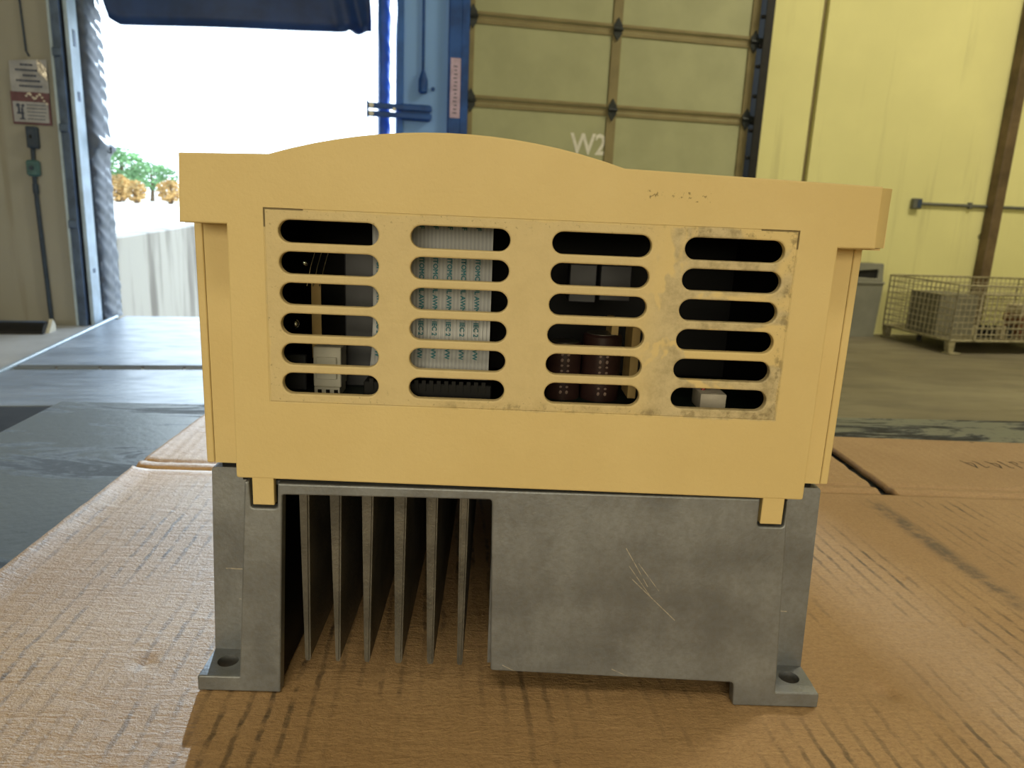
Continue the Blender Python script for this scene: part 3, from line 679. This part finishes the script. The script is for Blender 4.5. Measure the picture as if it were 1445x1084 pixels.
sl = lambda y: 0.2428-0.012*(y-0.216)+0.0012*noise.noise(Vector((y*90, 0, 0)))
sr = lambda y: 0.2535-0.02*(y-0.216)+0.0008*noise.noise(Vector((y*70, 9, 0)))
part('flap', sheet(xleft, sl, 0.2165, 0.342, 240, 60), M['card'], cb, angle=80)
part('flap', sheet(sr, lambda y: 0.6, 0.2165, 0.342, 180, 60), M['card'], cb, angle=80)
for o in cb.children:
    m_ = o.modifiers.new('thick', 'SOLIDIFY'); m_.thickness = 0.0042; m_.offset = -1
ST = [[(0.3385, 0.2908), (0.3396, 0.2861), (0.3408, 0.28), (0.3419, 0.2745)], [(0.3419, 0.2745), (0.3443, 0.282), (0.3444, 0.2857), (0.3401, 0.2855)], [(0.3475, 0.2904), (0.3491, 0.2881), (0.3491, 0.2809), (0.3491, 0.2759), (0.3529, 0.2779)], [(0.357, 0.2907), (0.3587, 0.2872), (0.3595, 0.2806), (0.3606, 0.2758)], [(0.3606, 0.2758), (0.3636, 0.2833), (0.3632, 0.2866), (0.3592, 0.2862)], [(0.3676, 0.2918), (0.3687, 0.2896), (0.3685, 0.2832), (0.3686, 0.2779), (0.3711, 0.2775)], [(0.3752, 0.2903), (0.3767, 0.2891), (0.3769, 0.2827), (0.3768, 0.2772)], [(0.3752, 0.2903), (0.3794, 0.2917), (0.3801, 0.2887), (0.379, 0.2854)], [(0.3854, 0.2931), (0.3867, 0.2898), (0.3868, 0.2825), (0.3868, 0.2772)]]
rf = [o for o in cb.children if o.name.startswith('flap')][1]
for s_ in ST:
    mb = MB(); L = []
    for a, b in zip(s_, s_[1:]):
        for k in range(6): L.append((a[0]+(b[0]-a[0])*k/6, a[1]+(b[1]-a[1])*k/6))
    L.append(s_[-1])
    vs = []
    for i, p in enumerate(L):
        q = L[min(i+1, len(L)-1)]; r_ = L[max(i-1, 0)]; d_ = Vector((q[0]-r_[0], q[1]-r_[1])).normalized(); n_ = Vector((-d_.y, d_.x))*0.00042
        vs.append([mb.bm.verts.new((p[0]+g*n_.x, p[1]+g*n_.y, ch(p[0], p[1], xleft(p[1]))+0.00018)) for g in (1, -1)])
    for a, b in zip(vs, vs[1:]): mb.bm.faces.new((a[0], a[1], b[1], b[0]))
    part('pen_stroke', mb, M['pen'], rf)

# ------------------------------------------------------------------ the drive unit (front face at y = 0, standing on z = 0.75)
Z = 0.75
inv = thing('power_drive', (0, 0, Z), 'beige plastic power drive unit on a finned cast aluminium heatsink', 'machine')
def B(mb, a, b, bev=0.0, seg=1):
    return mb.box((a[0]/1000, a[1]/1000, Z+a[2]/1000), (b[0]/1000, b[1]/1000, Z+b[2]/1000), bev/1000, None, seg)
def mmat(me, m):
    me.materials.clear(); me.materials.append(m); me.shade_smooth(); me.set_sharp_from_angle(angle=R(21)); return me
arc = []
for k in range(17):
    dx = -52.9+105.8*k/16; sag = math.sqrt(179**2-dx*dx)-math.sqrt(179**2-52.9**2)
    arc.append((-26.5+dx, 181.95+0.4*k/16+sag))
top = [(-106.3, 161.4), (-105.4, 180.85)]+arc+[(109.0, 180.1), (109.5, 162.2)]
outline = rounded([(-106.7, 161.1), (-105.8, 181.2)], [0, 0])+arc+[(104.9, 180.45), (105.4, 161.9), (93.8, 161.7)]+rounded([(93.8, 161.7), (94.1, 79.0), (-93.1, 79.9), (-92.6, 161.1)], [0, 0.9, 0.9, 0])[1:-1]+[(-92.6, 161.1)]
slots = []
for cx_, w in ((-62.0, 30.4), (-22.0, 30.4), (21.25, 30.6), (62.2, 31.0)):
    for k in range(6): slots.append(stadium(cx_, 159.75-k*9.47, w-0.1, 6.8, 12))
part('front_cover', mmat(plate(outline, slots, 0, 3.0, 0.5), M['beige_f']), None, inv)
lid_in = [(105.6, 161.9), (105.0, 177.4)]+[(x, z-3.0) for x, z in arc[::-1]]+[(-102.8, 178.2), (-103.5, 161.4)]
part('top_cover', MB().prism([(x/1000, Z+z/1000) for x, z in top+lid_in], 'y', 0.003, 0.258), M['beige'], inv)
for x0, x1 in ((-92.6, -90.2), (91.2, 93.6)): part('vent_box_side', B(MB(), (x0, 2.9, 79.8), (x1, 15.5, 161.3)), M['beige'], inv)
part('vent_box_floor', B(MB(), (-92.6, 2.9, 79.6), (93.6, 40, 82)), M['beige'], inv)
part('recess_wall', B(MB(), (-105.4, 15, 79.4), (-91, 17, 161.4)), M['beige'], inv)
part('recess_wall', B(MB(), (92, 15, 79.4), (105.8, 17, 161.8)), M['beige'], inv)
part('side_panel', B(MB(), (-108.2, 14.7, 79.4), (-105.6, 258, 161.2), 0.3), M['beige'], inv)
part('side_panel', B(MB(), (106.0, 14.7, 79.4), (108.6, 258, 161.8), 0.3), M['beige'], inv)
part('lip_underside', B(MB(), (-106.2, 3, 160.9), (-92.2, 40, 161.6)), M['beige'], inv)
part('lip_underside', B(MB(), (93.5, 3, 161.4), (108.3, 40, 162.2)), M['beige'], inv)
part('end_wall', B(MB(), (-108, 255, 84), (108.4, 258, 180)), M['beige'], inv)
part('locking_tab', B(MB(), (-88.1, 0.2, 70.6), (-81.1, 3, 80.5), 0.2), M['beige'], inv)
part('locking_tab', B(MB(), (80.8, 0.2, 69.9), (88.1, 3, 80.5), 0.2), M['beige'], inv)
part('lip_corner', MB().prism([(0.1042, 0.0003), (0.1047, 0.0), (0.1090, 0.0026), (0.1095, 0.0036), (0.1095, 0.009), (0.1042, 0.009)], 'z', Z+0.1622, Z+0.1800), M['beige'], inv)
# black liner added so the bay behind the slots reads as dark shade
ln = MB(); B(ln, (-90, 3.2, 82.1), (91, 90, 83)); B(ln, (-90, 3.2, 177), (91, 90, 177.8)); B(ln, (-90.1, 3.2, 82.1), (-89.6, 90, 177.5)); B(ln, (90.6, 3.2, 82.1), (91.1, 90, 177.5)); B(ln, (-90, 89, 82.1), (91, 90, 177.5))
part('slot_shade_liner', ln, M['inner'], inv)
# electronics seen through the slots
pcb = part('circuit_board', B(MB(), (-88, 20, 99.4), (89, 86, 101)), M['pcb'], inv)
rb = MB()
def rbf(u, v):
    x = -51.2+39.0*u; z = 172-58*v
    y = 13+3.0*math.sin(v*3.0)-6.0*max(0, v-0.72)**2*12
    return (x/1000, y/1000, Z+z/1000)
rb.grid(rbf, 32, 40)
rib = part('ribbon_cable', rb, M['ribbon'], inv, angle=60)
for cxm in (-35.3, -30.8, -26.2, -21.6, -17.0, -44.5, -49.2, -39.9):
    for body, zc in (('-F', 162.6), ('HITOMC', 149.9), ('UL AWM', 139.3), ('J IEC 20', 129.3), ('VW-1', 120.5)):
        v = (172-zc)/58; y = 13+3.0*math.sin(v*3.0)-6.0*max(0, v-0.72)**2*12
        mb = MB().mesh(text_mesh(body, 0.0022, 0, 0.00007), Matrix.Translation((cxm/1000, (y-0.45)/1000, Z+zc/1000)) @ Matrix.Rotation(R(90), 4, 'X') @ Matrix.Rotation(R(-90), 4, 'Z'))
        part('printed_text', mb, M['teal'], rib, smooth=False)
rc = MB(); B(rc, (-53, 8, 101), (-11, 16, 112), 0.3)
for k in range(16): B(rc, (-51+k*2.45, 7.4, 109.5), (-49.7+k*2.45, 8.2, 113.2))
part('ribbon_socket', rc, M['inner'], inv)
cn = MB(); B(cn, (-74.8, 30, 104), (-65, 40, 118.5), 0.3); B(cn, (-73.6, 29, 107), (-66.4, 30.2, 115), 0.2); B(cn, (-74.4, 29.4, 101), (-65.4, 40, 104))
cn = part('connector', cn, M['conn'], inv, label='white nylon connector')
for k in range(3): part('socket_hole', B(MB(), (-73.2+k*2.9, 29.2, 101.4), (-71.8+k*2.9, 29.5, 103.2)), M['inner'], cn)
part('relay_block', B(MB(), (-66.5, 45, 101), (-52, 60, 151), 0.5), M['relay'], inv)
part('bracket', B(MB(), (-87, 36, 101), (-79, 38, 114), 0.2), M['relay'], inv)
lamp_ = MB(); lamp_.ball((-0.0775, 0.031, Z+0.1478), 0.0012, 2, (1.3, 1, 1)); lamp_.ball((-0.0810, 0.031, Z+0.1262), 0.0014, 2, (1.0, 1, 1.3)); lamp_.ball((-0.0795, 0.031, Z+0.1312), 0.0011, 2)
part('indicator_bulb', lamp_, M['glint'], inv)
for q in (0, 1, 2): part('lead_wire', MB().tube([((-76.5+q*2.2)/1000, 0.03, Z+0.140), ((-75+q*2.3)/1000, 0.03, Z+0.147), ((-73.6+q*2.3)/1000, 0.03, Z+0.1515)], 0.00022, 6), M['glint'], inv)
part('mica_sheet', B(MB(), (-78, 42, 112), (-74.5, 42.4, 141)), M['tan'], inv)
for cxx, rad, zt in ((29.5, 7.2, 125.6), (15.5, 6.5, 122)):
    cp = part('capacitor', MB().tube([(cxx/1000, 0.042, Z+0.101), (cxx/1000, 0.042, Z+(zt-0.8)/1000), (cxx/1000, 0.042, Z+zt/1000)], [rad/1000, rad/1000, (rad-0.8)/1000], 24), M['cap'], inv)
    part('can_top', MB().tube([(cxx/1000, 0.042, Z+zt/1000), (cxx/1000, 0.042, Z+(zt+0.2)/1000)], (rad-1.2)/1000, 20), M['cap_top'], cp)
    mb = MB()
    for r_ in range(2):
        for k in range(9):
            zz = 104+k*2.0; a = -math.pi/2+(r_-0.5)*0.35; mb.ball((cxx/1000+(rad+0.05)*math.cos(a)/1000, 0.042+(rad+0.05)*math.sin(a)/1000, Z+zz/1000), 0.0006, 1, (1, 0.3, 0.8+0.5*(k % 3 == 0)))
    part('sleeve_print', mb, M['print'], cp)
part('support_bar', B(MB(), (32, 38, 101), (34.6, 52, 131), 0.2), M['tan'], inv)
part('support_bar', B(MB(), (38.2, 30, 104), (41.2, 44, 130), 0.2), M['tan'], inv)
part('relay_block', B(MB(), (16.5, 48, 136), (26.5, 60, 150), 0.3), M['relay'], inv); part('relay_block', B(MB(), (28, 48, 137), (39.5, 60, 150), 0.3), M['relay'], inv)
part('cement_resistor', B(MB(), (64.3, 28, 101), (73.8, 40, 107.3), 0.6, 2), M['ceramic'], inv)
part('jumper_wire', MB().tube([(0.0665, 0.034, Z+0.107), (0.0675, 0.034, Z+0.1095), (0.070, 0.036, Z+0.1098), (0.072, 0.045, Z+0.1085)], 0.0007, 6), M['redwire'], inv)

# cast aluminium heatsink
front = [(-90.6, 78.6), (-95.2, 5.8), (-110.0, 5.8), (-110.0, 0.0), (-81.2, 0.0), (-78.4, 74.4), (-9.4, 75.2), (-7.6, 11.2), (78.8, 9.2), (79.4, 0.0), (110.0, 0.0), (110.0, 5.8), (94.2, 5.8),
         (89.3, 78.9), (88.9, 78.9), (88.9, 68.9), (80.0, 68.9), (79.8, 78.7), (-79.8, 78.3), (-80.1, 69.4), (-88.8, 69.4), (-89.2, 78.6)]
radii = [0.4, 0.2, 1.2, 0.6, 0.5, 0.8, 1.2, 1.0, 1.5, 0.8, 0.6, 1.2, 0.2, 0.4, 0, 1.2, 1.2, 0.4, 0.4, 1.2, 1.2, 0]
hs = part('heatsink_front', mmat(plate(rounded(front, radii, 3), [], 0, 5.0, 0.55), M['alu']), None, inv)
def foot(sg):
    mb = MB()
    # mounting ear with a bored hole: ring of quads around the bore
    x0, x1, y0, y1 = 94.0, 109.6, 3.0, 17.0; hc = (102.4, 9.2); hr = 3.7; n = 24
    def sq(a):
        c, s = math.cos(a), math.sin(a); m = 1e9
        if c > 1e-6: m = min(m, (x1-hc[0])/c)
        if c < -1e-6: m = min(m, (x0-hc[0])/c)
        if s > 1e-6: m = min(m, (y1-hc[1])/s)
        if s < -1e-6: m = min(m, (y0-hc[1])/s)
        return hc[0]+c*m, hc[1]+s*m
    rings = {}
    for key, z in (('t', 5.75), ('b', 0.0)):
        rings[key+'o'] = []; rings[key+'i'] = []
        for k in range(n):
            a = 2*math.pi*k/n+math.pi/n*0; ox, oy = sq(a)
            cut = max(0, oy-6)*0.0
            rings[key+'o'].append(mb.bm.verts.new((sg*(ox-cut)/1000, oy/1000, Z+z/1000)))
            rings[key+'i'].append(mb.bm.verts.new((sg*(hc[0]+hr*math.cos(a))/1000, (hc[1]+hr*math.sin(a))/1000, Z+z/1000)))
    for k in range(n):
        j = (k+1) % n
        mb.bm.faces.new((rings['to'][k], rings['to'][j], rings['ti'][j], rings['ti'][k]))
        mb.bm.faces.new((rings['bo'][k], rings['bo'][j], rings['bi'][j], rings['bi'][k]))
        mb.bm.faces.new((rings['to'][k], rings['to'][j], rings['bo'][j], rings['bo'][k]))
        mb.bm.faces.new((rings['ti'][k], rings['ti'][j], rings['bi'][j], rings['bi'][k]))
    return mb
for sg in (-1, 1):
    part('mounting_ear', foot(sg), M['alu'], inv)
    part('flange', MB().prism([(sg*0.0900, Z+0.0772), (sg*0.1068, Z+0.0772), (sg*0.1074, Z+0.0763), (sg*0.1099, Z+0.0), (sg*0.0935, Z+0.0)], 'y', 0.0165, 0.021), M['alu'], inv)
    part('side_wall', MB().prism([(sg*0.1070, Z+0.0772), (sg*0.1030, Z+0.0772), (sg*0.1052, Z+0.001), (sg*0.1096, Z+0.001)], 'y', 0.021, 0.245), M['alu'], inv)
    part('rib_side', MB().prism([(sg*0.0903, Z+0.078), (sg*0.0945, Z+0.002), (sg*0.0905, Z+0.002), (sg*0.0865, Z+0.078)], 'y', 0.0045, 0.0175), M['alu'], inv)
part('base_plate', B(B(MB(), (-104, 16.8, 76.0), (104, 244, 77.1)), (-88, 4.5, 76.2), (87, 17, 78.0)), M['alu'], inv)
part('cover_gasket', B(MB(), (-104, 17.5, 77.0), (104, 250, 80.5)).box((-0.092, 0.003, Z+0.0782), (0.093, 0.018, Z+0.0800)), M['inner'], inv)
for k, (xt, xb, wt, wb_) in enumerate(((-72.4, -72.4, 3.4, 2.0), (-61.9, -61.8, 4.0, 1.7), (-51.1, -51.5, 4.0, 2.0), (-40.1, -40.4, 4.3, 2.6), (-29.5, -29.1, 4.0, 2.3), (-18.6, -18.6, 3.2, 2.0))):
    mb = MB(); y0 = 4.0
    pts = [(xt-wt/2, 76.3), (xt+wt/2, 76.3), (xb+wb_/2, 11.0), (xb+wb_*0.3, 10.0), (xb-wb_*0.3, 10.0), (xb-wb_/2, 11.0)]
    mb.prism([(x/1000, Z+z/1000) for x, z in pts], 'y', y0/1000, 0.200)
    bmesh.ops.bevel(mb.bm, geom=[e for e in mb.bm.edges if all(abs(v.co.y-y0/1000) < 1e-6 for v in e.verts)], offset=0.0006, segments=2, affect='EDGES')
    part('cooling_fin', mb, M['fin'], inv)
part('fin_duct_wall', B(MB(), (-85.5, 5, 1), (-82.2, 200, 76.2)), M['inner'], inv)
part('fin_duct_wall', B(MB(), (-8.8, 5, 11), (-6.5, 200, 76.2)), M['alu'], inv)
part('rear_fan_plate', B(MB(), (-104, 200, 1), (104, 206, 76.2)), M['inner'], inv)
